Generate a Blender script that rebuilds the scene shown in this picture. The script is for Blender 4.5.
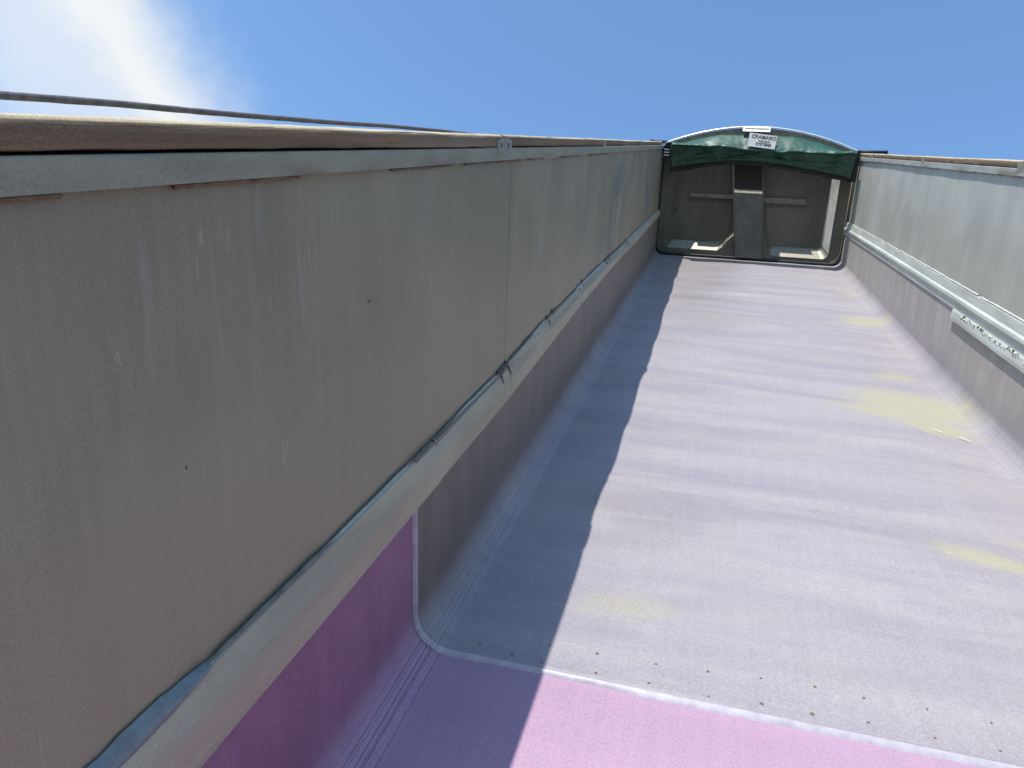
import bpy, bmesh, math, random
from mathutils import Vector, Matrix, Euler, noise
R = math.radians
random.seed(7)
for o in list(bpy.data.objects): bpy.data.objects.remove(o)
scene = bpy.context.scene
COL = scene.collection

# ------------------------------------------------------------------ frame of the raised body
PITCH = R(38)                                   # the tipping body is raised by this angle
BODY = Matrix.Rotation(PITCH, 4, 'X')           # body frame: x across, y towards headboard, z up from bed floor
L = 10.16                                       # bed length to headboard
HW = 1.15                                       # half inner width

# ------------------------------------------------------------------ camera
cam_d = bpy.data.cameras.new('camera'); cam = bpy.data.objects.new('camera', cam_d); COL.objects.link(cam)
right = Vector((0.96554608, 0.25773195, 0.03598618)); up = Vector((-0.11190517, 0.28636933, 0.95156179))
fwd = Vector((-0.23494254, 0.9228038, -0.30534432))
m = Matrix((right, up, -fwd)).transposed().to_4x4(); m.translation = Vector((-0.4303, 0.0, 1.4289))
cam.matrix_world = BODY @ m
cam_d.sensor_width = 36.0; cam_d.lens = 754.6 / 1024 * 36.0
cam_d.clip_start = 0.02; cam_d.clip_end = 6000
scene.camera = cam

# ------------------------------------------------------------------ sun and sky
sun_local = Vector((-0.272, 0.02, 1.0)).normalized()
sun_w = (BODY.to_3x3() @ sun_local).normalized()
sd = bpy.data.lights.new('sun', 'SUN'); sd.energy = 3.9; sd.angle = R(0.53); sd.color = (1.0, 0.95, 0.87)
so = bpy.data.objects.new('sun', sd); COL.objects.link(so)
so.rotation_euler = sun_w.to_track_quat('Z', 'Y').to_euler(); so.location = sun_w * 50

world = bpy.data.worlds.new('World'); scene.world = world; world.use_nodes = True
wt = world.node_tree; wt.nodes.clear()
def W(t, **k):
    n = wt.nodes.new(t)
    for a, b in k.items(): setattr(n, a, b)
    return n
out = W('ShaderNodeOutputWorld'); bg = W('ShaderNodeBackground'); bg.inputs['Strength'].default_value = 0.15
sky = W('ShaderNodeTexSky', sky_type='NISHITA', sun_disc=False)
sky.sun_elevation = math.asin(sun_w.z); sky.sun_rotation = math.atan2(sun_w.x, sun_w.y)
sky.altitude = 100; sky.air_density = 1.15; sky.dust_density = 0.35; sky.ozone_density = 2.0
tc = W('ShaderNodeTexCoord')
def body_dir(x, y, z): return (BODY.to_3x3() @ Vector((x, y, z))).normalized()
e1 = body_dir(-0.5560, 0.8190, 0.138); e2 = body_dir(-0.5080, 0.8610, 0.020)
nrm = e1.cross(e2).normalized()
if nrm.dot(body_dir(-0.72, 0.68, 0.118)) < 0: nrm = -nrm
wn = W('ShaderNodeTexNoise'); wn.inputs['Scale'].default_value = 3.2; wn.inputs['Detail'].default_value = 6; wn.inputs['Roughness'].default_value = 0.55
wt.links.new(tc.outputs['Generated'], wn.inputs['Vector'])
dt = W('ShaderNodeVectorMath', operation='DOT_PRODUCT'); dt.inputs[1].default_value = nrm
wt.links.new(tc.outputs['Generated'], dt.inputs[0])
ms = W('ShaderNodeMath', operation='MULTIPLY_ADD'); ms.inputs[1].default_value = 0.24; ms.inputs[2].default_value = -0.115
wt.links.new(wn.outputs['Fac'], ms.inputs[0])
ad = W('ShaderNodeMath', operation='ADD'); wt.links.new(dt.outputs['Value'], ad.inputs[0]); wt.links.new(ms.outputs[0], ad.inputs[1])
cr = W('ShaderNodeValToRGB'); cr.color_ramp.interpolation = 'EASE'
el = cr.color_ramp.elements
el[0].position = 0.000; el[0].color = (0, 0, 0, 1)
el[1].position = 0.125; el[1].color = (.95, .95, .95, 1)
a = el.new(0.17); a.color = (.68, .68, .68, 1)
a = el.new(0.27); a.color = (.30, .30, .30, 1)
a = el.new(0.40); a.color = (0, 0, 0, 1)
wt.links.new(ad.outputs[0], cr.inputs['Fac'])
mx = W('ShaderNodeMixRGB'); mx.inputs['Color2'].default_value = (4.05, 4.15, 4.15, 1)
tint = W('ShaderNodeMixRGB', blend_type='MULTIPLY'); tint.inputs['Fac'].default_value = 1.0; tint.inputs['Color2'].default_value = (.86, 1.03, 1.13, 1)
wt.links.new(sky.outputs['Color'], tint.inputs['Color1'])
wt.links.new(tint.outputs['Color'], mx.inputs['Color1']); wt.links.new(cr.outputs['Color'], mx.inputs['Fac'])
wt.links.new(mx.outputs['Color'], bg.inputs['Color']); wt.links.new(bg.outputs[0], out.inputs['Surface'])

vs = scene.view_settings; vs.view_transform = 'Standard'; vs.look = 'None'; vs.gamma = 1; vs.use_curve_mapping = False
vs.exposure = 0.6
scene.render.resolution_x, scene.render.resolution_y = 1024, 768

# ------------------------------------------------------------------ material kit
class NT:
    def __init__(s, name):
        s.m = bpy.data.materials.new(name); s.m.use_nodes = True
        s.t = s.m.node_tree; s.b = s.t.nodes['Principled BSDF']; s._tc = None
    def n(s, t, **k):
        x = s.t.nodes.new(t)
        for a, b in k.items(): setattr(x, a, b)
        return x
    def l(s, a, b): s.t.links.new(a, b)
    def put(s, v, sock):
        if hasattr(v, 'is_linked') or hasattr(v, 'links'): s.l(v, sock)
        elif isinstance(v, (tuple, list)) and len(v) == 3 and len(sock.default_value) == 4: sock.default_value = (*v, 1)
        else: sock.default_value = v
    def coord(s, which='Object'):
        if s._tc is None: s._tc = s.n('ShaderNodeTexCoord')
        return s._tc.outputs[which]
    def noise(s, scale=(1, 1, 1), sc=1.0, detail=4, rough=.55, dist=0, which='Object', off=(0, 0, 0)):
        mp = s.n('ShaderNodeMapping'); mp.inputs['Scale'].default_value = scale; mp.inputs['Location'].default_value = off
        s.l(s.coord(which), mp.inputs['Vector'])
        x = s.n('ShaderNodeTexNoise'); x.inputs['Scale'].default_value = sc; x.inputs['Detail'].default_value = detail
        x.inputs['Roughness'].default_value = rough; x.inputs['Distortion'].default_value = dist
        s.l(mp.outputs[0], x.inputs['Vector']); return x.outputs['Fac']
    def ramp(s, fac, *stops):
        x = s.n('ShaderNodeMapRange', clamp=True, interpolation_type='SMOOTHSTEP')
        x.inputs['From Min'].default_value = stops[0]; x.inputs['From Max'].default_value = stops[1]
        x.inputs['To Min'].default_value = stops[2] if len(stops) > 2 else 0; x.inputs['To Max'].default_value = stops[3] if len(stops) > 3 else 1
        s.l(fac, x.inputs['Value']); return x.outputs['Result']
    def math(s, op, a, b=0.0, c=None):
        x = s.n('ShaderNodeMath', operation=op); s.put(a, x.inputs[0]); s.put(b, x.inputs[1])
        if c is not None: s.put(c, x.inputs[2])
        return x.outputs[0]
    def mix(s, f, a, b, mode='MIX'):
        x = s.n('ShaderNodeMixRGB', blend_type=mode); s.put(f, x.inputs['Fac']); s.put(a, x.inputs['Color1']); s.put(b, x.inputs['Color2'])
        return x.outputs['Color']
    def sep(s, which='Object'):
        x = s.n('ShaderNodeSeparateXYZ'); s.l(s.coord(which), x.inputs[0]); return x.outputs
    def bump(s, h, strength=.3, dist=.01):
        x = s.n('ShaderNodeBump'); x.inputs['Strength'].default_value = strength; x.inputs['Distance'].default_value = dist
        s.l(h, x.inputs['Height']); s.l(x.outputs[0], s.b.inputs['Normal'])
    def grey(s, v):
        x = s.n('ShaderNodeCombineXYZ')
        for i in range(3): s.l(v, x.inputs[i])
        return x.outputs[0]
    def vary(s, col, fac, lo, hi):                # multiply a colour by a factor running lo..hi
        return s.mix(1.0, col, s.grey(s.ramp(fac, .3, .7, lo, hi)), 'MULTIPLY')
    def attr(s, name):
        x = s.n('ShaderNodeAttribute', attribute_name=name); return x
    def done(s, col, rough=.6, metal=0.0, spec=.5):
        s.put(col, s.b.inputs['Base Color']); s.put(rough, s.b.inputs['Roughness']); s.put(metal, s.b.inputs['Metallic'])
        s.b.inputs['Specular IOR Level'].default_value = spec
        return s.m
M = {}
def simple(name, col, rough=.6, metal=0.0, var=.15, sc=12, spec=.5, bump=0.0):
    t = NT(name)
    c = t.vary(col, t.noise(sc=sc, detail=6), 1 - var, 1 + var)
    c = t.vary(c, t.noise(sc=260, detail=2), .93, 1.07)
    if bump: t.bump(t.noise(sc=sc * 6, detail=5), .4, bump)
    M[name] = t.done(c, rough, metal, spec)

def wall_mat(name, base, base2, seed, wash, dust):  # dust weights the warmer tone of the lower half
    t = NT(name); P = t.sep()
    c = t.mix(t.ramp(t.noise((1, 1, 1), 1.3, 3, off=(seed, 0, 0)), .35, .68), base, base2)
    st = t.noise((1, 46, 1.6), 1, 3, .6, off=(0, seed, 0))
    c = t.vary(c, st, .955, 1.045)                                                        # fine upright streaks
    c = t.vary(c, t.noise((1, 5, .8), 1, 4, .6, .6, off=(0, seed, 3)), .94, 1.05)
    film = t.ramp(t.math('MULTIPLY_ADD', t.noise((1, 1.2, 1.0), 1, 3, .5, .5, off=(7, seed, 2)), .9, t.math('MULTIPLY', P[2], -1.0)), -.75, -.25)
    c = t.mix(t.math('MULTIPLY', film, dust), c, (.305, .254, .180))                     # warmer, paler tone on the lower half
    topz = t.ramp(P[2], .75, 1.36)
    drip = t.math('MULTIPLY', t.ramp(t.noise((1, 22, 2.2), 1, 2, .5, .3, off=(0, seed, 1)), .62, .78), topz)
    c = t.mix(t.math('MULTIPLY', drip, .32), c, (.36, .35, .33))                         # pale runs below the rail
    scr = t.ramp(t.noise((1, 60, 9), 1, 2, .4, 1.2, off=(0, seed + 4, 1)), .70, .78)
    c = t.mix(t.math('MULTIPLY', scr, .28), c, (.45, .44, .42))                          # short pale scuffs
    far = t.ramp(P[1], 2.6, 6.0)
    blot = t.math('MULTIPLY', t.ramp(t.noise((1, 1.5, 1.3), 1, 4, .55, 1.2, off=(2, seed, 0)), .42, .66), far)
    c = t.mix(t.math('MULTIPLY', blot, wash), c, (.105, .118, .135))                      # dark wash marks
    pale = t.ramp(t.noise((1, 2.6, .9), 1, 3, .5, .6, off=(5, seed + 2, 1)), .60, .74)
    c = t.mix(t.math('MULTIPLY', pale, .30), c, (.34, .32, .27))
    c = t.vary(c, t.noise(sc=420, detail=1), .88, 1.12)
    t.bump(st, .06, .004)
    M[name] = t.done(c, .55, .12, .4)
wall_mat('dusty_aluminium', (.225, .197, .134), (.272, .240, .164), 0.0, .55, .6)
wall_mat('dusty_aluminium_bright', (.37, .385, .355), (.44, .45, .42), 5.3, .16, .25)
simple('outer_skin', (.30, .30, .30), .5, .5)
simple('floor_steel', (.16, .15, .14), .6, .3)

def rail_mat(name, base):
    t = NT(name); P = t.sep()
    c = t.vary(base, t.noise((1, 5, 20), 1, 5), .85, 1.12)
    lower = t.ramp(P[2], 1.385, 1.36)
    rust = t.math('MULTIPLY', t.ramp(t.noise((1, 3.0, 4), 1, 4, off=(0, 2, 0)), .5, .62), lower)
    c = t.mix(t.math('MULTIPLY', rust, .6), c, (.20, .12, .08))
    c = t.vary(c, t.noise(sc=300, detail=2), .9, 1.1)
    M[name] = t.done(c, .55, .2, .4)
rail_mat('cap_rail_metal', (.262, .248, .182)); rail_mat('cap_rail_sunlit', (.35, .375, .345))  # right rail gets a paler copy, its sunlight put into the colour
def wood_mat(name, ca, cb):
    t = NT(name)
    c = t.mix(t.ramp(t.noise((14, .9, 40), 1, 6, .65, .4), .32, .68), ca, cb)
    c = t.mix(t.ramp(t.noise((60, 2.2, 160), 1, 4, .6), .56, .72), c, (.11, .072, .047))
    c = t.mix(t.ramp(t.noise((2, .8, 2), 1, 4), .5, .75, 0, .5), c, (.27, .225, .17))
    c = t.vary(c, t.noise(sc=330, detail=2), .82, 1.18)
    t.bump(t.noise((50, 3, 140), 1, 5, .6), .6, .004)
    M[name] = t.done(c, .85, 0, .25)
wood_mat('weathered_timber', (.140, .094, .058), (.225, .155, .095)); wood_mat('sunlit_timber', (.36, .30, .20), (.52, .45, .32))  # second, paler timber carries the sunlit top edge in its colour
def strip_mat(name, base):
    t = NT(name); P = t.sep()
    c = t.vary(base, t.noise((6, 2.2, 14), 1, 5), .86, 1.12)
    c = t.mix(t.ramp(t.noise((3, 1.1, 22), 1, 4, off=(0, 4, 0)), .5, .7, 0, .35), c, (.30, .28, .215))
    c = t.mix(t.ramp(t.noise((3, 1.3, 30), 1, 4, off=(3, 1, 0)), .55, .72, 0, .3), c, (.38, .31, .28))
    c = t.vary(c, t.noise(sc=320, detail=2), .9, 1.1)
    t.bump(t.noise(sc=60, detail=4), .1, .003)
    M[name] = t.done(c, .5, .15, .45)
strip_mat('strip_metal', (.37, .325, .24)); strip_mat('strip_metal_pale', (.46, .495, .465))  # second tone is paler and greener, for the right hand strip

def liner_mat(name, floor_a, floor_b, side, streaky, side2):
    t = NT(name); P = t.sep(); g = t.attr('stain')
    yell = g.outputs['Fac']
    band = t.noise((.55, 5.0, .55), 1, 4, .6, .5)
    c = t.mix(t.ramp(band, .32, .70), floor_a, floor_b)
    if streaky:
        c = t.mix(t.ramp(t.noise((.8, 2.6, .8), 1, 4, .6, .8, off=(3, 1, 0)), .46, .74, 0, .7), c, (.315, .310, .310))
        c = t.mix(t.ramp(t.noise((1.0, 8, 1), 1, 4, .6, .6, off=(1, 7, 0)), .50, .78, 0, .5), c, (.238, .206, .264))
        c = t.mix(t.ramp(t.noise((.8, 1.6, 1), 1, 3, .6, .4, off=(8, 2, 0)), .5, .72, 0, .5), c, (.332, .300, .296))
    c = t.vary(c, t.noise((40, 2.2, 40), 1, 3, .6), .97, 1.025)                           # drag marks along the bed
    # upright sides take their own colours
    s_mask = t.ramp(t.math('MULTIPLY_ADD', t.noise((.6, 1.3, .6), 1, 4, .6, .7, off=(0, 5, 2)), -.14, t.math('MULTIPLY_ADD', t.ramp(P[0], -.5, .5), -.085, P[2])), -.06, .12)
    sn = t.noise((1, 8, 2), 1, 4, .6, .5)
    both = t.mix(t.ramp(P[0], -.2, .2), side, side2)                                      # side colour differs between left and right
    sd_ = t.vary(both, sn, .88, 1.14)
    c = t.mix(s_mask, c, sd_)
    if streaky:
        y = t.ramp(t.math('MULTIPLY_ADD', band, .5, yell), .55, 1.25)
        c = t.mix(t.math('MULTIPLY', y, .8), c, (.335, .318, .222))                          # dried yellow dust
    c = t.vary(c, t.noise(sc=170, detail=2, rough=.7), .87, 1.12)
    c = t.vary(c, t.noise(sc=520, detail=1), .90, 1.10)
    t.bump(t.noise((3, 24, 3), 1, 4, .6), .10, .004)
    M[name] = t.done(c, .52, 0, .4)
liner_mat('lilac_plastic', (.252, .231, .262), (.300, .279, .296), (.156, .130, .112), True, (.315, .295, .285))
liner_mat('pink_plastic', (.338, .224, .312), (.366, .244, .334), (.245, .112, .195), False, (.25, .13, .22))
simple('seam_plastic', (.36, .34, .39), .45, 0, .12, 30)
simple('bevel_shadow_line', (.10, .09, .10), .7)
simple('rust', (.17, .11, .06), .85, .2, .3, 40, bump=.001)
simple('gasket_rubber', (.012, .012, .013), .55, 0, .2)
simple('blue_sealant', (.165, .205, .215), .5, 0, .15, 40, bump=.002)
simple('pale_sealant', (.31, .36, .335), .3, 0, .15, 50, bump=.001)
simple('dark_sealant', (.15, .155, .125), .6, 0, .3, 40, bump=.002)
simple('weld_metal', (.52, .54, .51), .38, .1, .2, 60, bump=.002)
simple('scorched_weld', (.10, .095, .08), .7, .2, .35, 60, bump=.002)
simple('bracket_steel', (.24, .23, .19), .55, .2, .2, 30)
simple('dark_slot', (.02, .02, .02), .8)
def head_mat():
    t = NT('headboard_metal'); P = t.sep()
    c = t.vary((.112, .112, .092), t.noise((1.4, 1, .8), 1.6, 6), .78, 1.15)
    c = t.vary(c, t.noise((26, 1, 1.6), 1, 4), .92, 1.07)
    c = t.vary(c, t.noise(sc=200, detail=2), .92, 1.08)
    M['headboard_metal'] = t.done(c, .6, .1, .35)
head_mat()
simple('crossbar_metal', (.15, .15, .125), .6, .1)
simple('dusty_ledge', (.27, .26, .215), .45, .55, .12, 20)
simple('pale_bevel', (.50, .50, .46), .6)  # right bevel only: sunlight on it is put into this colour
simple('post_metal', (.105, .112, .105), .5, .3, .2, 6)
simple('shade_black', (.010, .010, .009), .7, 0, .2, 8)  # black used where shade is put into the colour
simple('bow_metal', (.74, .76, .76), .35, .5, .1)
simple('fascia_brown', (.20, .185, .155), .7, .1, .25, 25)
simple('sliver_plastic', (.50, .50, .46), .4)
simple('white_plastic', (.70, .70, .66), .4)
simple('label_white', (.50, .51, .50), .5, 0, .06)
simple('label_ink', (.035, .035, .05), .6)
simple('cable_rope', (.085, .08, .085), .8, 0, .3, 90, bump=.002)
def tarp_mat():
    t = NT('green_tarp')
    c = t.vary((.0095, .060, .040), t.noise(sc=5, detail=5), .8, 1.2)
    c = t.mix(t.ramp(t.noise((3, 3, 8), 2, 5), .55, .75, 0, .35), c, (.032, .125, .088))
    t.bump(t.noise((4, 8, 12), 2, 6), .5, .02)
    M['green_tarp'] = t.done(c, .45, 0, .5)
tarp_mat()
def ground_mat():
    t = NT('gravel')
    c = t.mix(t.ramp(t.noise(sc=.35, detail=8), .35, .65), (.13, .115, .10), (.19, .17, .145))
    c = t.vary(c, t.noise(sc=38, detail=5), .7, 1.3)
    t.bump(t.noise(sc=45, detail=5), .6, .03)
    M['gravel'] = t.done(c, .95, 0, .2)
ground_mat()

# ------------------------------------------------------------------ object kit
def thing(name, label, cat, base=(0, 0, 0), group=None):
    o = bpy.data.objects.new(name, None); COL.objects.link(o)
    o.matrix_world = BODY @ Matrix.Translation(base); o.empty_display_size = .2
    o['label'] = label; o['category'] = cat
    if group: o['group'] = group
    return o
BASE = {}
def obj(name, verts, faces, mat, parent, smooth=False, label=None, bevel=0.0):
    """one mesh object; verts in the body frame"""
    b = Vector(BASE.get(parent.name, (0, 0, 0)))
    me = bpy.data.meshes.new(name); me.from_pydata([tuple(Vector(v) - b) for v in verts], [], faces)
    bm = bmesh.new(); bm.from_mesh(me)
    bmesh.ops.recalc_face_normals(bm, faces=bm.faces)
    if bevel: bmesh.ops.bevel(bm, geom=[e for e in bm.edges if e.calc_face_angle(0) > .6], offset=bevel, segments=2, affect='EDGES', clamp_overlap=True)
    bm.to_mesh(me); bm.free()
    me.materials.append(M[mat])
    if smooth:
        for p in me.polygons: p.use_smooth = True
    o = bpy.data.objects.new(name, me); COL.objects.link(o); o.parent = parent
    if label: o['label'] = label
    return o
def box(x0, x1, y0, y1, z0, z1):
    v = [(x, y, z) for x in (x0, x1) for y in (y0, y1) for z in (z0, z1)]
    return v, [(0, 1, 3, 2), (4, 6, 7, 5), (0, 4, 5, 1), (2, 3, 7, 6), (0, 2, 6, 4), (1, 5, 7, 3)]
def join(parts):
    V, F = [], []
    for v, f in parts:
        n = len(V); V += list(v); F += [tuple(i + n for i in q) for q in f]
    return V, F
def sweep(profile_at, ys, closed=True):
    """profile_at(y) -> list of (x, z); closed profile swept along y with end caps"""
    V, F = [], []; n = None
    for y in ys:
        p = profile_at(y); n = len(p); V += [(x, y, z) for x, z in p]
    k = n if closed else n - 1
    for j in range(len(ys) - 1):
        for i in range(k):
            a = j * n + i; b = j * n + (i + 1) % n
            F.append((a, b, b + n, a + n))
    if closed:
        F.append(tuple(range(n))); F.append(tuple(range((len(ys) - 1) * n, len(ys) * n)))
    return V, F
def frange(a, b, step):
    n = max(1, round(abs(b - a) / step)); return [a + (b - a) * i / n for i in range(n + 1)]
def tube(path, rad, seg=8):
    V, F = [], []; n = len(path)
    for i, p in enumerate(path):
        p = Vector(p); q0 = Vector(path[max(0, i - 1)]); q1 = Vector(path[min(n - 1, i + 1)])
        t = (q1 - q0).normalized(); a = t.orthogonal() if i == 0 else (last - t * last.dot(t)); a.normalize(); last = a
        b = t.cross(a); r = rad(i) if callable(rad) else rad
        for k in range(seg):
            w = 2 * math.pi * k / seg; V.append(p + a * (math.cos(w) * r) + b * (math.sin(w) * r))
    for i in range(n - 1):
        for k in range(seg):
            F.append((i * seg + k, i * seg + (k + 1) % seg, (i + 1) * seg + (k + 1) % seg, (i + 1) * seg + k))
    F.append(tuple(range(seg))); F.append(tuple((n - 1) * seg + k for k in range(seg)))
    return V, F
def nz(x, y, z=0.0): return noise.noise(Vector((x, y, z)))
def interp(tab, y):
    if y <= tab[0][0]: return tab[0][1]
    for (a, va), (b, vb) in zip(tab, tab[1:]):
        if y <= b: return va + (vb - va) * (y - a) / (b - a)
    return tab[-1][1]

# ------------------------------------------------------------------ ground
TAIL = -0.5
gz = (BODY @ Vector((0, TAIL, -0.10))).z
gv = []; gn = 40
gm = bpy.data.meshes.new('ground'); s = 3000.0
gm.from_pydata([(-s, -s, gz), (s, -s, gz), (s, s, gz), (-s, s, gz)], [], [(0, 1, 2, 3)]); gm.materials.append(M['gravel'])
go = bpy.data.objects.new('ground', gm); COL.objects.link(go); go['kind'] = 'structure'

# ------------------------------------------------------------------ the trailer body
T = thing('dump_trailer', 'raised aluminium dump trailer body with timber topped side walls, seen from inside its bed', 'trailer')
def ztop(side, y): return (1.392 + .0065 * y) if side < 0 else (1.376 + .0030 * y)       # top of the cap rail
obj('floor_plate', *box(-1.20, 1.20, TAIL, L + .22, -.10, -.014), 'floor_steel', T)
joints = {-1: [TAIL, 2.71, 6.3, L], 1: [TAIL, 3.3, 6.7, L]}
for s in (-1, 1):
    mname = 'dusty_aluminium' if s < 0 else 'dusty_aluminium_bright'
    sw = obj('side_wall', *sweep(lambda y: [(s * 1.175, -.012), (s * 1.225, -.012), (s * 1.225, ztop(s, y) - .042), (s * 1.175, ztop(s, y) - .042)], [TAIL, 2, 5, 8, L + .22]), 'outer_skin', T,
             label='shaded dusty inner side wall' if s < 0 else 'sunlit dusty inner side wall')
    for a, b in zip(joints[s], joints[s][1:]):
        ys = frange(a + .0022, b - .0022, .11); V, F = [], []; K = 16
        for y in ys:
            for k in range(K + 1):
                zt = ztop(s, y) - .038; z = -.01 + (zt + .01) * k / K
                d = .0035 * nz(y * .9, z * 1.6, 3 + s) + .0018 * nz(y * 2.6, z * 3.0, 8)
                edge = min(1, min(y - a, b - y) / .25); d *= edge
                V.append((s * (HW + .004 + d), y, z))
        n = len(ys)
        for j in range(n - 1):
            for k in range(K):
                q = j * (K + 1) + k; F.append((q, q + 1, q + K + 2, q + K + 1))
        # back face so the sheet has thickness
        off = len(V); V += [(s * 1.172, y, z) for _, y, z in V[:]]
        F += [tuple(off + i for i in f[::-1]) for f in F[:]]
        rim = [k for k in range(K + 1)] + [j * (K + 1) + K for j in range(1, n)] + [(n - 1) * (K + 1) + k for k in range(K - 1, -1, -1)] + [j * (K + 1) for j in range(n - 2, 0, -1)]
        for i in range(len(rim)):
            p, q = rim[i], rim[(i + 1) % len(rim)]; F.append((p, q, q + off, p + off))
        obj('wall_panel', V, F, mname, sw, smooth=False)
    for o in COL.objects:
        pass
    # cap rail
    xi, xo = 1.138, 1.245
    ys = frange(TAIL, L + .15, .35)
    def rp(y):
        zt = ztop(s, y); w = .002 * nz(y * 1.7, s * 3)
        return [(s * (xi + w), zt - .040), (s * (xi + w), zt - .002), (s * (xi + .003 + w), zt), (s * xo, zt), (s * xo, zt - .06), (s * 1.178, zt - .06), (s * 1.178, zt - .040)]
    obj('cap_rail', *sweep(rp, ys), 'cap_rail_metal' if s < 0 else 'cap_rail_sunlit', T)
    # stitch welds under the cap rail
    y = TAIL + .1
    while y < 5.2 and s < 0 or y < L - .3 and s > 0:
        ln = random.uniform(.12, .45); pts = frange(y, y + ln, .03)
        if random.random() < .9:
            obj('stitch_weld', *tube([(s * (1.145 + .001 * nz(q * 20, 1)), q, ztop(s, q) - .043 + .002 * nz(q * 16, 5)) for q in pts], lambda i: .0035 + .0018 * nz(pts[min(i, len(pts) - 1)] * 25, 2), 6), random.choice(['rust', 'scorched_weld', 'scorched_weld', 'strip_metal']) if s < 0 else 'cap_rail_metal', T, True)
        y += ln + random.uniform(.02, .2)
    # timber boards on the rail, with a bracket at every joint
    bj = [TAIL, 2.56, 4.88, 7.2, 9.35, L - .06] if s < 0 else [TAIL, 2.5, 4.82, 6.99, 9.27, L - .06]
    shift = [-.005, -.003, .004, .010, .014] if s < 0 else [.0, .004, -.004, .003, .0]
    for k, (a, b) in enumerate(zip(bj, bj[1:])):
        ga = .012 if k else 0; gb = .012 if k < 4 else 0
        tw = random.uniform(-.003, .003)
        def bp(y, k=k):
            zt = ztop(s, y); x0 = 1.147 + shift[k] + .004 * nz(y * .8, k, s); x1 = x0 + .128
            zb = zt + .004 + .003 * (nz(y * .7, k + 4) + .4); th = .037; c = .0135
            r = [(x0 + .001, zb), (x0, zb + .002)]
            for i in range(8):
                w = math.pi / 2 * i / 7; r.append((x0 + c - c * math.cos(w) , zb + th - c + c * math.sin(w)))
            r += [(x1 - c, zb + th), (x1, zb + th - c), (x1, zt + .0015), (1.19, zt + .0015)]
            j = .0016
            return [(s * (x + j * nz(y * 9, i, k)), z + j * nz(y * 11, i + 7, k)) for i, (x, z) in enumerate(r)]
        bo = obj('timber_board', *sweep(bp, frange(a + ga, b - gb, .03)), 'weathered_timber', T, True)
        bo.data.materials.append(M['sunlit_timber']); npf = 14
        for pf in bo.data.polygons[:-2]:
            if 5 <= pf.index % npf <= 10: pf.material_index = 1  # sunlight on the rounded top edge, put into the colour
    for k, yb in enumerate(bj[1:-1]):
        zt = ztop(s, yb); xb_ = 1.1475 + min(shift[k], shift[k + 1], 0); x0, x1 = s * (xb_ - .006), s * xb_
        w = .085 if k == 0 else .05
        z0, z1 = zt - .020, zt + .031
        ws = .020
        ps = [box(x0, x1, yb - w, yb - w + .03, z0, z1 - .006), box(x0, x1, yb - w + .03 + ws, yb + w - .03 - ws, z0, z1), box(x0, x1, yb + w - .03, yb + w, z0, z1 - .004),
              box(x0, x1, yb - w + .03, yb - w + .03 + ws, z0, z0 + .022), box(x0, x1, yb - w + .03, yb - w + .03 + ws, z1 - .016, z1 - .002),
              box(x0, x1, yb + w - .03 - ws, yb + w - .03, z0, z0 + .022), box(x0, x1, yb + w - .03 - ws, yb + w - .03, z1 - .016, z1 - .002)] if k == 0 else [box(x0, x1, yb - w, yb + w, z0, z1)]
        br = obj('rail_bracket', *join(ps), 'bracket_steel', T)
        if k == 0: obj('slot_shade_plate', *box(s * (xb_ + .0005), s * (xb_ + .0015), yb - w + .02, yb + w - .02, z0 + .002, z1 - .008), 'dark_slot', br)  # added dark sheet paints the shade inside the slots
        for ya in (yb - w + .004, yb + w - .012):
            obj('bracket_ear', *box(s * (xb_ + .002), s * 1.28, ya, ya + .008, zt + .001, z1 - .008), 'bracket_steel', br)

# liner retaining strips
topL = [(-.5, .612), (.63, .612), (.86, .604), (1.3, .600), (1.86, .598), (2.64, .606), (3.3, .634), (4.2, .645), (5.1, .652), (7.0, .654), (9.8, .668)]
botL = [(-.5, .468), (1.2, .471), (2.65, .483), (3.5, .515), (4.2, .543), (5.6, .572), (7.5, .574), (9.5, .588)]
segL = [TAIL, 1.905, 2.70, 4.28, 6.6, L - .03]
for k, (a, b) in enumerate(zip(segL, segL[1:])):
    dx = random.uniform(-.003, .003)
    def sp(y):
        zt, zb = interp(topL, y), interp(botL, y); w = .003 * nz(y * 2.2, k); e = .0025 * nz(y * 1.3, k + 9)
        h = zt - zb
        return [(-HW + .0, zt + w), (-HW + .009 + dx, zt - .004 + w), (-HW + .0265 + dx + e, zb + h * .68), (-HW + .031 + dx + e, zb + h * .62), (-HW + .0295 + dx, zb + w * .5), (-HW + .0, zb + w * .5)]
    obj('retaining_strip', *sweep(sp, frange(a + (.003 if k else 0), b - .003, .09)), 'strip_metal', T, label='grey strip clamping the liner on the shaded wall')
def bead(name, a, b, mat, r, x=None, seed=0, dz=0.0, side=-1, amp=.45, step=.02):
    ys = frange(a, b, step); tab = topL
    pts = []
    for y in ys:
        z = interp(tab, y) + dz + .004 * nz(y * 7, seed); pts.append((side * (HW - .004), y, z))
    def rr(i):
        e = min(1, (min(i, len(ys) - 1 - i) + .6) / 3); return r * e * (1 + amp * nz(ys[i] * 23, seed + 5))
    return obj(name, *tube(pts, rr, 8), mat, T, True)
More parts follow.
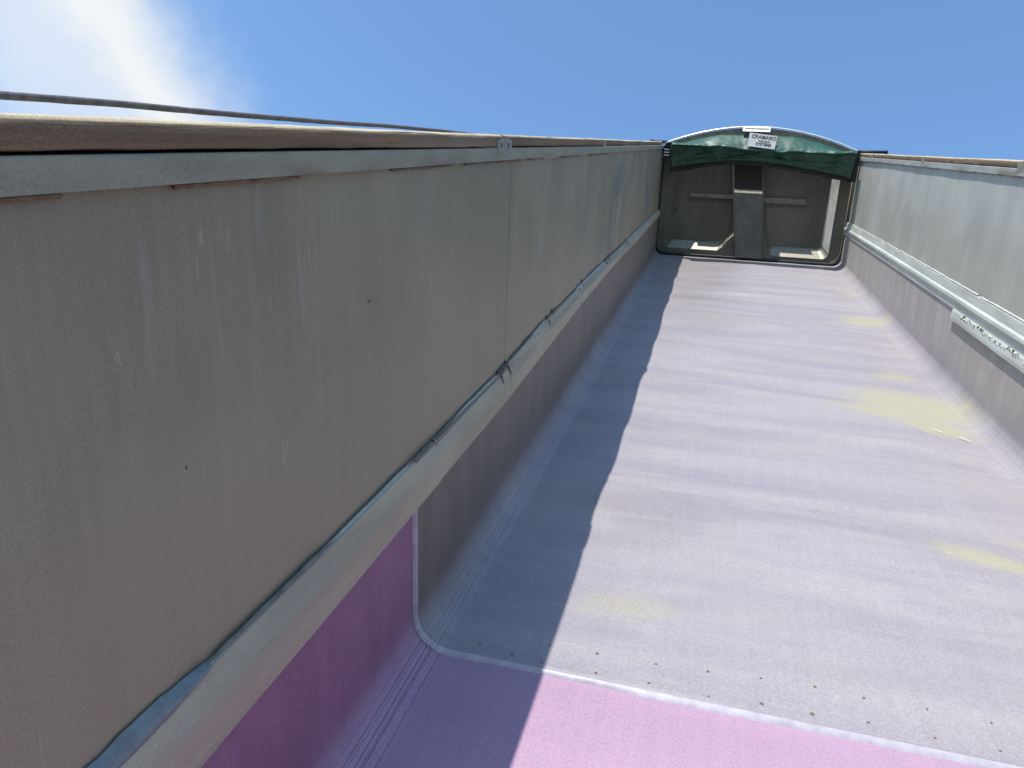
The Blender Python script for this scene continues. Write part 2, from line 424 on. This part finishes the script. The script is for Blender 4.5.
# flattened sealant patch nearest the tail
ys = frange(TAIL, .87, .02); V = []; F = []
for j, y in enumerate(ys):
    e = min(1, (.88 - y) / .12); zc = .607 + .003 * nz(y * 9, 1)
    up_, dn = (.016 + .006 * nz(y * 21, 2) + .004 * nz(y * 55, 6)) * e, (.013 + .005 * nz(y * 19, 4) + .003 * nz(y * 47, 3)) * e
    V += [(-HW + .001, y, zc + up_), (-HW + .008, y, zc + up_ * .5), (-HW + .015, y, zc - dn * .1), (-HW + .0185, y, zc - dn), (-HW + .006, y, zc - dn - .004)]
for j in range(len(ys) - 1):
    for i in range(4): F.append((j * 5 + i, j * 5 + i + 1, j * 5 + i + 6, j * 5 + i + 5))
obj('sealant_patch', V, F, 'blue_sealant', T, True, label='blue grey smear of sealant above the strip')
bead('sealant_bead', .865, 1.28, 'dark_sealant', .00455, seed=3)
bead('sealant_bead', 1.285, 1.735, 'pale_sealant', .0045, seed=4, amp=.2)
bead('sealant_bead', 1.74, 1.90, 'dark_sealant', .0045, seed=5)
bead('sealant_bead', 1.91, 2.1, 'dark_sealant', .0045, seed=15)
bead('sealant_bead', 2.10, 2.56, 'pale_sealant', .0045, seed=6, amp=.2)
bead('sealant_bead', 2.57, 2.75, 'scorched_weld', .009, seed=7)
bead('sealant_bead', 2.76, 3.15, 'dark_sealant', .0045, seed=8)
bead('sealant_bead', 3.15, 3.40, 'pale_sealant', .0045, seed=18)
bead('sealant_bead', 3.41, 4.2, 'dark_sealant', .0045, seed=9)
bead('sealant_bead', 4.2, 5.3, 'pale_sealant', .006, seed=10)
bead('sealant_bead', 5.3, 6.6, 'dark_sealant', .007, seed=11)
bead('sealant_bead', 6.6, 9.9, 'pale_sealant', .006, seed=12, step=.05)
for (y, z0, z1, r) in ((1.905, .478, .605, .0035), (2.60, .565, .612, .010), (2.71, .57, .622, .009), (3.44, .60, .65, .007), (3.56, .635, .66, .006), (4.27, .545, .66, .004), (4.40, .635, .67, .007), (5.35, .63, .665, .009), (5.5, .64, .67, .007), (6.6, .63, .67, .007)):
    zs = frange(z0, z1, .012)
    def xp(z, y=y):
        zt, zb = interp(topL, y), interp(botL, y)
        if z > zt: return -HW + .002
        f = (zt - z) / (zt - zb); return -HW + (.009 + .019 * min(1, f / .5))
    obj('tack_weld', *tube([(xp(z), y + .006 * nz(z * 30, y), z) for z in zs], lambda i: r * (.7 + .5 * nz(i * .7, y)), 6), 'scorched_weld', T, True)

# right hand strip: folded rail, weld bead above, and an extra lip welded on nearer the tail
def rs(y):
    e = .002 * nz(y * 1.5, 3)
    d = -.012 * max(0, (y - 7.2) / 3)
    return [(HW, .650 + d), (HW - .014, .645 + d), (HW - .020 + e, .592 + d), (HW - .034 + e, .583 + d), (HW - .037 + e, .566 + d), (HW - .026 + e, .552 + d), (HW - .023, .505 + d + e), (HW - .016, .499 + d + e), (HW, .499 + d)]
for a, b in ((TAIL, 3.9), (3.904, 7.3), (7.304, L - .03)):
    obj('retaining_strip', *sweep(rs, frange(a, b, .1)), 'strip_metal_pale', T, label='bright folded strip clamping the liner on the sunlit wall')
def lip(y):
    return [(HW - .0235, .508), (HW - .030, .496 + .003 * nz(y * 6, 2)), (HW - .036, .458), (HW - .035, .440 + .003 * nz(y * 3, 6)), (HW - .031, .436), (HW - .004, .434)]
obj('strip_lip', *sweep(lip, frange(TAIL, 5.38, .05)), 'strip_metal_pale', T, label='extra metal lip welded under the sunlit strip')
ysr = frange(TAIL, L - .05, .03)
def wp(y): return (HW - .006, y, .655 - .012 * max(0, (y - 7.2) / 3) + .004 * nz(y * 5, 11))
kk = 0
while kk < len(ysr) - 12:
    n = random.randint(10, 40); seg_ = ysr[kk:kk + n + 1]
    obj('weld_bead', *tube([wp(y) for y in seg_], lambda i: .0065 * (1 + .5 * nz(seg_[i] * 31, 3)), 6), 'weld_metal', T, True); kk += n + (random.randint(0, 2))
for y in frange(4.0, 5.2, .016):                                                # splatter along the lip weld
    if random.random() < .55:
        r = random.uniform(.003, .008); c = Vector((HW - .031 + random.uniform(-.006, .004), y, .500 + random.uniform(-.018, .008)))
        V, F = tube([c + Vector((0, q, random.uniform(-.003, .003))) for q in (-r * 1.6, -r * .6, r * .6, r * 1.6)], lambda i: r * (.5, 1, .9, .4)[i], 6)
        obj('weld_splatter', V, F, random.choice(['weld_metal', 'weld_metal', 'scorched_weld']), T, True)

for (y, z) in ((.879, .948), (1.52, 1.08)):                      # small chips knocked into the wall
    obj('wall_chip', *tube([(-HW - .003, y, z - .004), (-HW - .0012, y + .001, z), (-HW - .003, y + .0006, z + .004)], lambda i: (.0008, .0020, .0007)[i], 5), 'scorched_weld', T)
# ------------------------------------------------------------------ headboard
HB = obj('headboard', *box(-1.17, 1.17, L + .17, L + .21, -.012, 1.45), 'outer_skin', T)
zb0 = .118                                                       # foot of the headboard above the bed
def arc(cx, cz, r, a0, a1, n=8): return [(cx + r * math.cos(R(a0 + (a1 - a0) * i / n)), cz + r * math.sin(R(a0 + (a1 - a0) * i / n))) for i in range(n + 1)]
def lean(z): return -.122 * (z - .12)                            # the centre post leans a little
ZT = 1.44
def hole(side):
    # opening of one recess (x, z), open at the top, counter-clockwise from the top outer corner
    if side < 0:
        return [(-1.045, ZT)] + arc(-.965, .27, .08, 180, 270, 6) + [(-.36, .19), (-.30, .235), (-.262, .30), (lean(.40) - .135, .40), (lean(ZT) - .135, ZT)]
    return [(lean(ZT) + .225, ZT), (lean(.40) + .225, .40), (.245, .23), (.29, .18), (.36, .17)] + arc(.905, .25, .08, 270, 360, 6) + [(.985, ZT)]
def inset(side):
    if side < 0:
        return [(-.965, ZT)] + arc(-.915, .335, .05, 180, 270, 6) + [(-.40, .285), (-.345, .30), (-.285, .36), (lean(.45) - .155, .45), (lean(ZT) - .155, ZT)]
    return [(lean(ZT) + .26, ZT), (lean(.45) + .26, .45), (.275, .33), (.32, .285), (.38, .28)] + arc(.845, .335, .055, 270, 360, 6) + [(.90, ZT)]
def outer(side):
    if side < 0: return [(-1.15, ZT)] + arc(-1.01, zb0 + .14, .14, 180, 270, 6) + [(-.33, zb0), (-.20, zb0), (-.08, zb0), (lean(.40), .40), (lean(ZT), ZT)]
    return [(lean(ZT), ZT), (lean(.40), .40), (.05, zb0), (.15, zb0), (.30, zb0)] + arc(1.01, zb0 + .14, .14, 270, 360, 6) + [(1.15, ZT)]
DEP = .115
for side in (-1, 1):
    h, i_, o_ = hole(side), inset(side), outer(side)
    n = len(h)
    V2 = [(x, yy, z) for yy in (L, L + .03) for pts_ in (o_, h) for x, z in pts_]
    F2 = []
    for k in range(n - 1):
        F2 += [(k, k + 1, n + k + 1, n + k), (2 * n + k, 3 * n + k, 3 * n + k + 1, 2 * n + k + 1), (k, 2 * n + k, 2 * n + k + 1, k + 1), (n + k, n + k + 1, 3 * n + k + 1, 3 * n + k)]
    F2 += [(0, n, 3 * n, 2 * n), (n - 1, 3 * n - 1, 4 * n - 1, 2 * n - 1)]
    fl = obj('flange', V2, F2, 'headboard_metal', HB)
    # sloping ledge from the flange to the recessed sheet
    n = len(h); V = [(x, L + .001, z) for x, z in h] + [(x, L + DEP, z) for x, z in i_]
    V += [(x, L + .012, z - (.01 if 0 < k < n - 1 else 0)) for k, (x, z) in enumerate(h)] + [(x, L + DEP + .012, z) for x, z in i_]
    ks = range(n - 1)
    dusty = [k for k in ks if (6 <= k < n - 2 if side < 0 else 3 <= k < n - 2)]
    for nm_, sel, mt in (('recess_ledge', dusty, 'dusty_ledge'), ('recess_bevel', [k for k in ks if k not in dusty and k < 6], 'headboard_metal'), ('recess_bevel', [k for k in ks if k not in dusty and k >= 6], 'headboard_metal' if side < 0 else 'pale_bevel')):
        if not sel: continue
        ids = sorted({q for k in sel for q in (k, k + 1)}); mp_ = {}
        VV = []
        for layer in range(4):
            for q in ids: mp_[(layer, q)] = len(VV); VV.append(V[layer * n + q])
        FF = [(mp_[(0, k)], mp_[(0, k + 1)], mp_[(1, k + 1)], mp_[(1, k)]) for k in sel] + [(mp_[(2, k)], mp_[(3, k)], mp_[(3, k + 1)], mp_[(2, k + 1)]) for k in sel]
        obj(nm_, VV, FF, mt, HB)
    xs = [p[0] for p in i_]; n = len(i_)
    V = [(x, L + DEP - .002, z) for x, z in i_] + [(x, L + DEP + .02, z) for x, z in i_]
    F = [tuple(range(n)), tuple(range(2 * n - 1, n - 1, -1))] + [(k, (k + 1) % n, (k + 1) % n + n, k + n) for k in range(n)]
    obj('recess_sheet', V, F, 'headboard_metal', HB)
def lbox(xa, xb, z0, z1, y0, y1, y0t=None):
    y0t = y0 if y0t is None else y0t
    V = []
    for z, yy in ((z0, y0), (z1, y0t)):
        V += [(xa + lean(z), yy, z), (xb + lean(z), yy, z), (xb + lean(z), y1, z), (xa + lean(z), y1, z)]
    return V, [(0, 1, 2, 3), (4, 7, 6, 5), (0, 4, 5, 1), (1, 5, 6, 2), (2, 6, 7, 3), (3, 7, 4, 0)]
post = obj('post', *lbox(-.128, .205, zb0 + .01, .925, L - .055, L + .10, L - .050), 'post_metal', HB)
obj('post_upper_shade', *lbox(-.132, .200, .97, 1.44, L - .028, L + .09), 'shade_black', post)  # upper post coloured black for the shade of the tarp over it
obj('post_shoulder', *lbox(-.130, .203, .928, .968, L - .052, L + .095, L - .026), 'dusty_ledge', post)
obj('post_edge', *lbox(-.142, -.134, .30, 1.44, L - .030, L + .10), 'bracket_steel', post)
obj('crossbar', *join([box(-.775, -.235, L + .062, L + .112, .842, .848), box(-.775, -.235, L + .056, L + .062, .842, .888)]), 'crossbar_metal', HB)
obj('crossbar', *join([box(.112, .64, L + .062, L + .112, .815, .821), box(.112, .64, L + .056, L + .062, .815, .880)]), 'crossbar_metal', HB)
gp = [(-1.143, 1.44), (-1.143, .5)] + arc(-1.01, zb0 + .13, .133, 180, 270, 8) + arc(1.01, zb0 + .13, .133, 270, 360, 8) + [(1.143, .5), (1.143, 1.44)]
obj('gasket', *tube([(x, L - .012, z) for x, z in gp], .018, 8), 'gasket_rubber', HB, True)
gp2 = [(x * 1.0, z) for x, z in gp[-10:]]
obj('gasket_bead', *tube([(x - .024, L - .014, z + (.02 if z < .25 else 0)) for x, z in gp2], .006, 6), 'bracket_steel', HB, True)
obj('bolt_head', *tube([(-.935, L + .112, .67), (-.935, L + .095, .67)], .016, 8), 'gasket_rubber', HB)

# ------------------------------------------------------------------ tarp bow (arched hoop) over the headboard
def zarch(x): return 1.705 - .238 * (abs(x) / 1.135) ** 2.0 * (1 + .0 * x) - (.012 * x)
xs = frange(-1.13, 1.13, .05)
def archstrip(y0, y1, d0, d1):
    V, F = [], []
    for x in xs:
        z = zarch(x); V += [(x, y0, z - d1), (x, y0, z - d0), (x, y1, z - d0), (x, y1, z - d1)]
    n = len(xs)
    for j in range(n - 1):
        for i in range(4): F.append((j * 4 + i, j * 4 + (i + 1) % 4, (j + 1) * 4 + (i + 1) % 4, (j + 1) * 4 + i))
    F += [(0, 1, 2, 3), ((n - 1) * 4, (n - 1) * 4 + 3, (n - 1) * 4 + 2, (n - 1) * 4 + 1)]
    return V, F
TP = (0, 9.9, 1.40)
K = thing('tarp_bow', 'arched aluminium hoop spanning the headboard above the bunched green tarp', 'tarp hoop', TP); BASE[K.name] = TP
obj('hoop_top', *tube([(x, 9.99, zarch(x)) for x in xs], .010, 10), 'bow_metal', K, True)
obj('hoop_fascia', *archstrip(10.004, 10.05, .016, .085), 'fascia_brown', K)
wb = [(-.227, 1.706), (.093, 1.700)]
def slab(x0, x1, y0, z0, y1, z1, t):                           # a plate leaning back between two lines
    d = Vector((0, y1 - y0, z1 - z0)).normalized(); nn = Vector((0, -d.z, d.y)) * t
    a = [Vector((x, y0, z0)) for x in (x0, x1)] + [Vector((x, y1, z1)) for x in (x1, x0)]
    return a + [q + nn for q in a], [(0, 1, 2, 3), (4, 7, 6, 5), (0, 4, 5, 1), (1, 5, 6, 2), (2, 6, 7, 3), (3, 7, 4, 0)]
obj('hoop_clip', *slab(-.225, .09, 9.90, 1.645, 9.972, 1.703, .008), 'white_plastic', K)
obj('clip_slot', *slab(-.20, .07, 9.928, 1.676, 9.942, 1.687, .0095), 'bracket_steel', K)
for s, x0, x1, z in ((-1, -1.08, -1.30, 1.500), (1, 1.08, 1.41, 1.470)):
    obj('hoop_end_shaft', *tube([(x0, 10.0, z - .004), (x1, 10.0, z)], .017, 8), 'gasket_rubber', K, True)
    obj('hoop_end_cap', *tube([(x1 - .004 * s, 10.0, z), (x1 + .014 * s, 10.0, z)], .026, 8), 'gasket_rubber', K, True)
for k in range(4):
    z = 1.335 + k * .034
    obj('slider_plate', *box(-1.128, -1.065, 9.90, 10.0, z, z + .014), 'bow_metal' if k < 3 else 'gasket_rubber', K)
obj('slider_block', *box(-1.13, -1.060, 10.001, 10.06, 1.31, 1.49), 'gasket_rubber', K)
obj('slider_block', *box(1.085, 1.132, 9.96, 10.06, 1.12, 1.475), 'gasket_rubber', K)

# ------------------------------------------------------------------ bunched tarp
G = thing('bunched_tarp', 'dark green tarp bunched in folds under the hoop against the headboard', 'tarp', TP); BASE[G.name] = TP
NX, NP = 150, 34
def tarp_pt(x, v):
    """v 0..1 from the hoop down over the front fold and back under"""
    w = (x + 1.03) / 2.10
    top = min(zarch(x) - .062, 1.625 - .03 * abs(x - .02))
    crease = interp([(-1.03, 1.478), (-.75, 1.482), (-.4, 1.470), (0, 1.455), (.25, 1.448), (.6, 1.446), (1.07, 1.455)], x) + .008 * nz(x * 6, 1)
    bot = interp([(-1.03, 1.185), (-.70, 1.255), (-.30, 1.312), (.1, 1.305), (.4, 1.268), (.75, 1.215), (1.07, 1.165)], x) + .008 * nz(x * 9, 4)
    top = max(top, crease + .006)
    sag = .5 + .5 * nz(x * 2.3, 9)
    pts = [(10.000, top), (9.93, top - .012), (9.80, crease + .018), (9.765, crease - .012), (9.83, crease - .040), (9.885, (crease + bot) / 2 + .01), (9.87, (crease + bot) / 2 - .02), (9.915, bot + .05), (9.925, bot + .014), (9.96, bot - .004), (9.98, bot + .01), (10.00, bot + .03), (10.045, bot + .08), (10.05, crease)]
    f = v * (len(pts) - 1); i = min(int(f), len(pts) - 2); t = f - i
    t = t * t * (3 - 2 * t) * .5 + t * .5
    y = pts[i][0] + (pts[i + 1][0] - pts[i][0]) * t; z = pts[i][1] + (pts[i + 1][1] - pts[i][1]) * t
    a = math.sin(math.pi * min(1, v * 1.15))
    y += a * (.030 * nz(x * 3.2 + z * 6, v * 7, 2) + .024 * nz(x * 8 - z * 14, v * 10, 5) + .010 * nz(x * 19 + z * 11, v * 14, 8)); z += a * (.016 * nz(x * 4, v * 8, 7) + .016 * nz(x * 8 + 3 * v, v * 5, 12))
    return (x, y, z)
V = [tarp_pt(-1.03 + 2.10 * i / NX, j / NP) for i in range(NX + 1) for j in range(NP + 1)]
F = [(i * (NP + 1) + j, i * (NP + 1) + j + 1, (i + 1) * (NP + 1) + j + 1, (i + 1) * (NP + 1) + j) for i in range(NX) for j in range(NP)]
F += [tuple(range(NP + 1)), tuple(NX * (NP + 1) + j for j in range(NP, -1, -1))]
obj('tarp_fabric', V, F, 'green_tarp', G, True)
def shade_strip(x, k):
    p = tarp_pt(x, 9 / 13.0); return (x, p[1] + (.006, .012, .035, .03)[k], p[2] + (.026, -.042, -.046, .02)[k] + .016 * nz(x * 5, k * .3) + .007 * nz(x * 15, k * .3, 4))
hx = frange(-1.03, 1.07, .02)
V = [shade_strip(x, k) for x in hx for k in range(4)]
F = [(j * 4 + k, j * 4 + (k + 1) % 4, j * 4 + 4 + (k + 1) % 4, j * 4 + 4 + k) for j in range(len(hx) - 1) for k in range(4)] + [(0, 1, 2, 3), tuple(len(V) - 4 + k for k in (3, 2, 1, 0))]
obj('tarp_shade_strip', V, F, 'shade_black', G, True, label='black strip painted as the shade under the tarp')  # black strip stands in for the deep shade below the tarp
# label sewn on the tarp
lc = Vector((.008, 9.800, 1.545)); lt = R(-6)
lab_rot = Matrix.Rotation(lt * -.9, 4, 'Y') @ Matrix.Rotation(R(72), 4, 'X')
LM = Matrix.Translation(lc) @ lab_rot
def lab_box(x0, x1, y0, y1, z0, z1):
    v, f = box(x0, x1, y0, y1, z0, z1); return [LM @ Vector(q) for q in v], f
plate = obj('maker_label', *lab_box(-.158, .158, -.080, .080, -.004, 0), 'label_white', G, label='white maker label with dark lettering')
def text(body, size, x, y, parent, mat):
    cu = bpy.data.curves.new('lettering', 'FONT'); cu.body = body; cu.size = size; cu.align_x = 'CENTER'; cu.align_y = 'CENTER'; cu.extrude = .0008; cu.offset = size * .018
    to = bpy.data.objects.new('lettering', cu); COL.objects.link(to)
    dg = bpy.context.evaluated_depsgraph_get(); me = bpy.data.meshes.new_from_object(to.evaluated_get(dg))
    bpy.data.objects.remove(to)
    b = Vector(BASE[G.name])
    wv = [LM @ Vector((v.co.x + x, v.co.y + y, v.co.z + .0018)) - b for v in me.vertices]
    for v, c in zip(me.vertices, wv): v.co = c
    me.materials.clear(); me.materials.append(M[mat])
    o = bpy.data.objects.new('lettering', me); COL.objects.link(o); o.parent = parent
text('CRAMARO', .058, .012, .042, plate, 'label_ink')
text('TARPAULIN', .026, .02, -.004, plate, 'label_ink')
text('SYSTEMS', .046, .02, -.042, plate, 'label_ink')

# ------------------------------------------------------------------ plastic bed liner, two overlapping sheets
def rise(y): return .085 * max(0, min(1, (y - 4.8) / 5.0)) ** 1.2
def liner_profile(t, gro, ztop_=.60, rad=.105):
    """(x, z, nx, nz) round the bed: down the left side, across, up the right; t = sheet thickness"""
    P = []
    xi = HW - t
    for z in frange(ztop_, t + rad, .06): P.append((-xi, z, 1, 0))
    na = 40
    def bend(cx, cz, a0):
        # fine steps round the bend; scored lines are narrow slots cut into it
        A = [(math.pi / 2 * k / na, 0.0) for k in range(1, na)]
        for g, gd in gro:
            w = .0009 / rad; a = R(g if a0 < 3.5 else 90 - g)
            A = [q for q in A if abs(q[0] - a) > w * 3.2]
            A += [(a - w * 3, 0), (a - w * 1.3, 0), (a - w, gd), (a + w, gd), (a + w * 1.3, 0), (a + w * 3, 0)]
        A.sort()
        for a, d in A:
            w = a0 + a; c_, s_ = math.cos(w), math.sin(w)
            P.append((cx + (rad + d) * c_, cz + (rad + d) * s_, -c_, -s_))
    bend(-xi + rad, t + rad, math.pi)
    for x in frange(-xi + rad, xi - rad, .028): P.append((x, t, 0, 1))
    bend(xi - rad, t + rad, 1.5 * math.pi)
    for z in frange(t + rad, ztop_, .06): P.append((xi, z, -1, 0))
    return P
ridges = []
rr_ = random.Random(21)
y = 2.2
while y < 10.0:
    ridges.append((y, rr_.uniform(.002, .006), rr_.uniform(.03, .12), rr_.uniform(-.10, .10), rr_.uniform(-1.2, 1.2))); y += rr_.uniform(.18, .55)
ridges += [(2.78, .030, .26, -.1, 0), (4.38, .034, .30, -.1, -.5), (6.5, .036, .34, -.07, -.6), (8.15, .034, .30, -.05, -.5), (3.55, .016, .18, -.1, -.4), (5.45, .020, .22, -.08, -.4), (7.3, .020, .2, -.06, -.5), (9.1, .02, .2, -.05, -.5)]
ridges += [(3.02, .010, .022, -.13, 0), (4.05, .012, .06, -.1, .6), (4.62, .007, .03, -.1, 0), (5.6, .008, .03, -.08, 0), (6.9, .010, .035, -.06, -.4), (7.8, .010, .04, -.05, 0), (8.7, .010, .05, -.04, .3), (2.55, .008, .05, -.2, .6)]
def bulge(x, y):
    d = 0
    for (yr, am, wd, sk, xc) in ridges:
        u = (y - yr - sk * x) / wd
        if abs(u) < 3: d += am * math.exp(-u * u) * (.55 + .45 * math.cos((x - xc) * 1.3))
    d += .010 * nz(x * .8, y * 1.3, 4) + .005 * nz(x * 2.2, y * 3.1, 14)
    return max(-.004, d) 
blobs = [  # yellow dust: x, y, half-length x, half-length y, skew, weight
    (.80, 4.66, .42, .46, -.18, 1.15), (.62, 4.50, .35, .24, -.18, 1.0), (.90, 4.28, .26, .24, -.3, 1.2), (.85, 5.35, .22, .22, -.1, .9), (.9, 7.00, .30, .30, -.1, 1.05), (1.0, 8.3, .2, .3, 0, .7), (.98, 6.25, .15, .12, 0, .6),
    (.74, 2.77, .34, .13, -.25, 1.1), (.95, 2.95, .25, .14, -.25, .8), (.35, 5.2, .5, .10, -.05, .55), (-.10, 6.0, .8, .10, -.03, .2), (.3, 8.6, .6, .14, 0, .2), (-.58, 2.16, .26, .18, 0, .72), (.98, 3.2, .2, .2, 0, .6), (.5, 9.6, .5, .2, 0, .2)]
def stain(x, y):
    s = 0
    x, y = x + .10 * nz(x * 2.4, y * 1.7, 31) + .03 * nz(x * 8, y * 8, 3), y + .10 * nz(x * 2.0, y * 2.0, 47) + .03 * nz(x * 7, y * 9, 13)
    for (bx, by, hx, hy, sk, w) in blobs:
        dx = (x - bx) / hx; dy = (y - by - sk * (x - bx)) / hy
        if dy < 0: dy *= 1.7                                  # the lower edge of each patch is the crisper one
        q = dx * dx + dy * dy
        if q < 4: s = max(s, w * math.exp(-q * 1.1))
    return s
def make_liner(name, label, mat, y0, y1, t, gro_seed, wavy, notch):
    root = thing(name, label, 'bed liner')
    P = liner_profile(t, gro_seed); n = len(P)
    deep = {}
    ys = frange(y0, y1, .028 if wavy else .06); V = []; C = []
    for y in ys:
        for i, (x, z, nx, nz_) in enumerate(P):
            fl = max(0, min(1, (1.02 - abs(x)) / .28)) if nz_ > .5 else 0
            end = min(1, (y - y0) / .35) if wavy else 1
            d = (bulge(x, y) * fl * end) if wavy else .002 * nz(x * 2, y * 2) * fl
            dn = -deep.get(i, 0)
            sidew = .003 * nz(y * 1.1, z * 3, 5) * (1 if nz_ < .3 and wavy else 0)
            lowz = rise(y) * max(0, 1 - z / .45)
            V.append((x + nx * (dn - max(0, sidew)), y, z + nz_ * dn + d + lowz)); C.append(stain(x, y) if nz_ > .3 else 0)
    m_ = len(ys); F = [(j * n + i, j * n + i + 1, (j + 1) * n + i + 1, (j + 1) * n + i) for j in range(m_ - 1) for i in range(n - 1)]
    off = len(V)
    for row in (0, m_ - 1):                                       # cut edges of the sheet
        b = len(V)
        for i, (x, z, nx, nz_) in enumerate(P):
            vx = V[row * n + i]; V.append((vx[0] - nx * t, vx[1], vx[2] - nz_ * t)); C.append(0)
        F += [(row * n + i, row * n + i + 1, b + i + 1, b + i) for i in range(n - 1)]
    o = obj('liner_sheet', V, F, mat, root, True)
    at = o.data.attributes.new('stain', 'FLOAT', 'POINT')
    for k, c in enumerate(C): at.data[k].value = c
    for p in o.data.polygons[(m_ - 1) * (n - 1):]: p.use_smooth = False
    return root, P
YS = 1.755
near, Pn = make_liner('bed_liner', 'pink purple plastic liner sheet lying at the tail end of the bed', 'pink_plastic', TAIL, YS + .06, .006, ((31, .0012), (42, .004), (47, .0015), (55, .0045), (61, .002), (64, .004), (78, .003)), False, .8)
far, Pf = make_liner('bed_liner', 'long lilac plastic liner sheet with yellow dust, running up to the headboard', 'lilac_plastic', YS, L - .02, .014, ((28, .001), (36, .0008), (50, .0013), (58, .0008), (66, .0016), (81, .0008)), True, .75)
# welded seam between the sheets
pts = [(x - nx * -.001, YS - .004, z + nz_ * -.001) for (x, z, nx, nz_) in Pf if z < .56]
def seam():
    V, F = [], []
    k = 0
    for i, (x, z, nx, nz_) in enumerate(Pf):
        if z > .56: continue
        w = .006 + .004 * nz(i * .13, 3) + (.004 * (x > -.5)) + .002 * nz(i * .5, 13); u = .0015
        w *= 1 - .35 * abs(nx)
        wob = .003 * nz(i * .17, 8)
        a = (x + nx * .003, YS + .004, z + nz_ * .003); b = (x + nx * .002, YS - .006 + wob, z + nz_ * .001); c = (x - nx * .009, YS - .006 - w + wob, z - nz_ * .009)
        V += [a, b, c]; k += 1
    F = [(3 * j + i, 3 * j + i + 1, 3 * j + i + 4, 3 * j + i + 3) for j in range(k - 1) for i in range(2)]
    return V, F
obj('seam_weld', *seam(), 'seam_plastic', far, True, label='pale welded edge where the lilac sheet overlaps the pink one')
screws = [(-.45, 1.879), (-.305, 1.89), (-.16, 1.906), (-.015, 1.916), (.111, 1.909), (.27, 1.914), (.424, 1.909), (.58, 1.91), (.73, 1.912), (-.463, 1.791), (-.301, 1.787), (-.162, 1.800), (-.034, 1.800), (.106, 1.812), (.264, 1.804), (.414, 1.805), (.56, 1.806), (.72, 1.808), (-.76, 1.869), (-.766, 1.787), (-.959, 1.811), (-.857, 1.795), (-.62, 1.875), (-.61, 1.788)]
sm = None
for (x, y) in screws:
    z0 = .014 + bulge(x, y) * min(1, (y - YS) / .35)
    if sm is None:
        V = [(0, 0, .0028)]; F = []
        for rad_, zz in ((.0035, .0028), (.0062, .0016), (.0072, -.002)):
            V += [(rad_ * math.cos(2 * math.pi * k / 10), rad_ * math.sin(2 * math.pi * k / 10), zz) for k in range(10)]
        F += [(0, 1 + k, 1 + (k + 1) % 10) for k in range(10)]
        for r_ in (0, 1): F += [(1 + r_ * 10 + k, 11 + r_ * 10 + k, 11 + r_ * 10 + (k + 1) % 10, 1 + r_ * 10 + (k + 1) % 10) for k in range(10)]
        sm = bpy.data.meshes.new('screw_head'); sm.from_pydata(V, [], F); sm.materials.append(M['rust'])
    so_ = bpy.data.objects.new('screw_head', sm); COL.objects.link(so_); so_.parent = far; so_.location = (x, y, z0); so_.scale = [random.uniform(.5, .85)] * 3

for (xa, ya, xb2, yb2, wd) in ((.83, 4.29, .885, 4.25, .006), (.935, 4.225, .995, 4.165, .012), (.53, 2.80, .545, 2.79, .005)):
    V = []
    for k in range(9):
        t_ = k / 8; x = xa + (xb2 - xa) * t_; y = ya + (yb2 - ya) * t_; hh = wd * math.sin(math.pi * t_) * (.8 + .4 * nz(k * .9, xa))
        z = .016 + bulge(x, y)
        V += [(x, y - hh * .5, z + .001), (x, y, z + .002 + hh * .15), (x, y + hh * .5, z + .001)]
    obj('peeled_sliver', V, [(3 * k + i, 3 * k + i + 1, 3 * k + i + 4, 3 * k + i + 3) for k in range(8) for i in range(2)], 'sliver_plastic', far, True)

# ------------------------------------------------------------------ tarp cable above the shaded rail
CB = (-1.25, 0.0, 1.45)
Cb = thing('tarp_cable', 'thin grey rope strung just above the timber of the shaded wall', 'cable', CB); BASE[Cb.name] = CB
ctab = [(-.5, 1.462), (.75, 1.459), (.95, 1.460), (1.26, 1.456), (2.24, 1.4535), (2.6, 1.447), (4, 1.43), (8, 1.43), (9.8, 1.49)]
cy = frange(TAIL, 9.9, .03)
obj('rope', *tube([(-1.25 + .002 * nz(y * 3, 1), y, interp(ctab, y) + .002 * nz(y * 2.4, 5)) for y in cy], lambda i: .0048 * (1 + .12 * nz(cy[i] * 30, 2)), 8), 'cable_rope', Cb, True)
obj('rope_tie', *tube([(-1.25, 9.86, 1.49), (-1.22, 9.95, 1.495)], .008, 6), 'gasket_rubber', Cb)
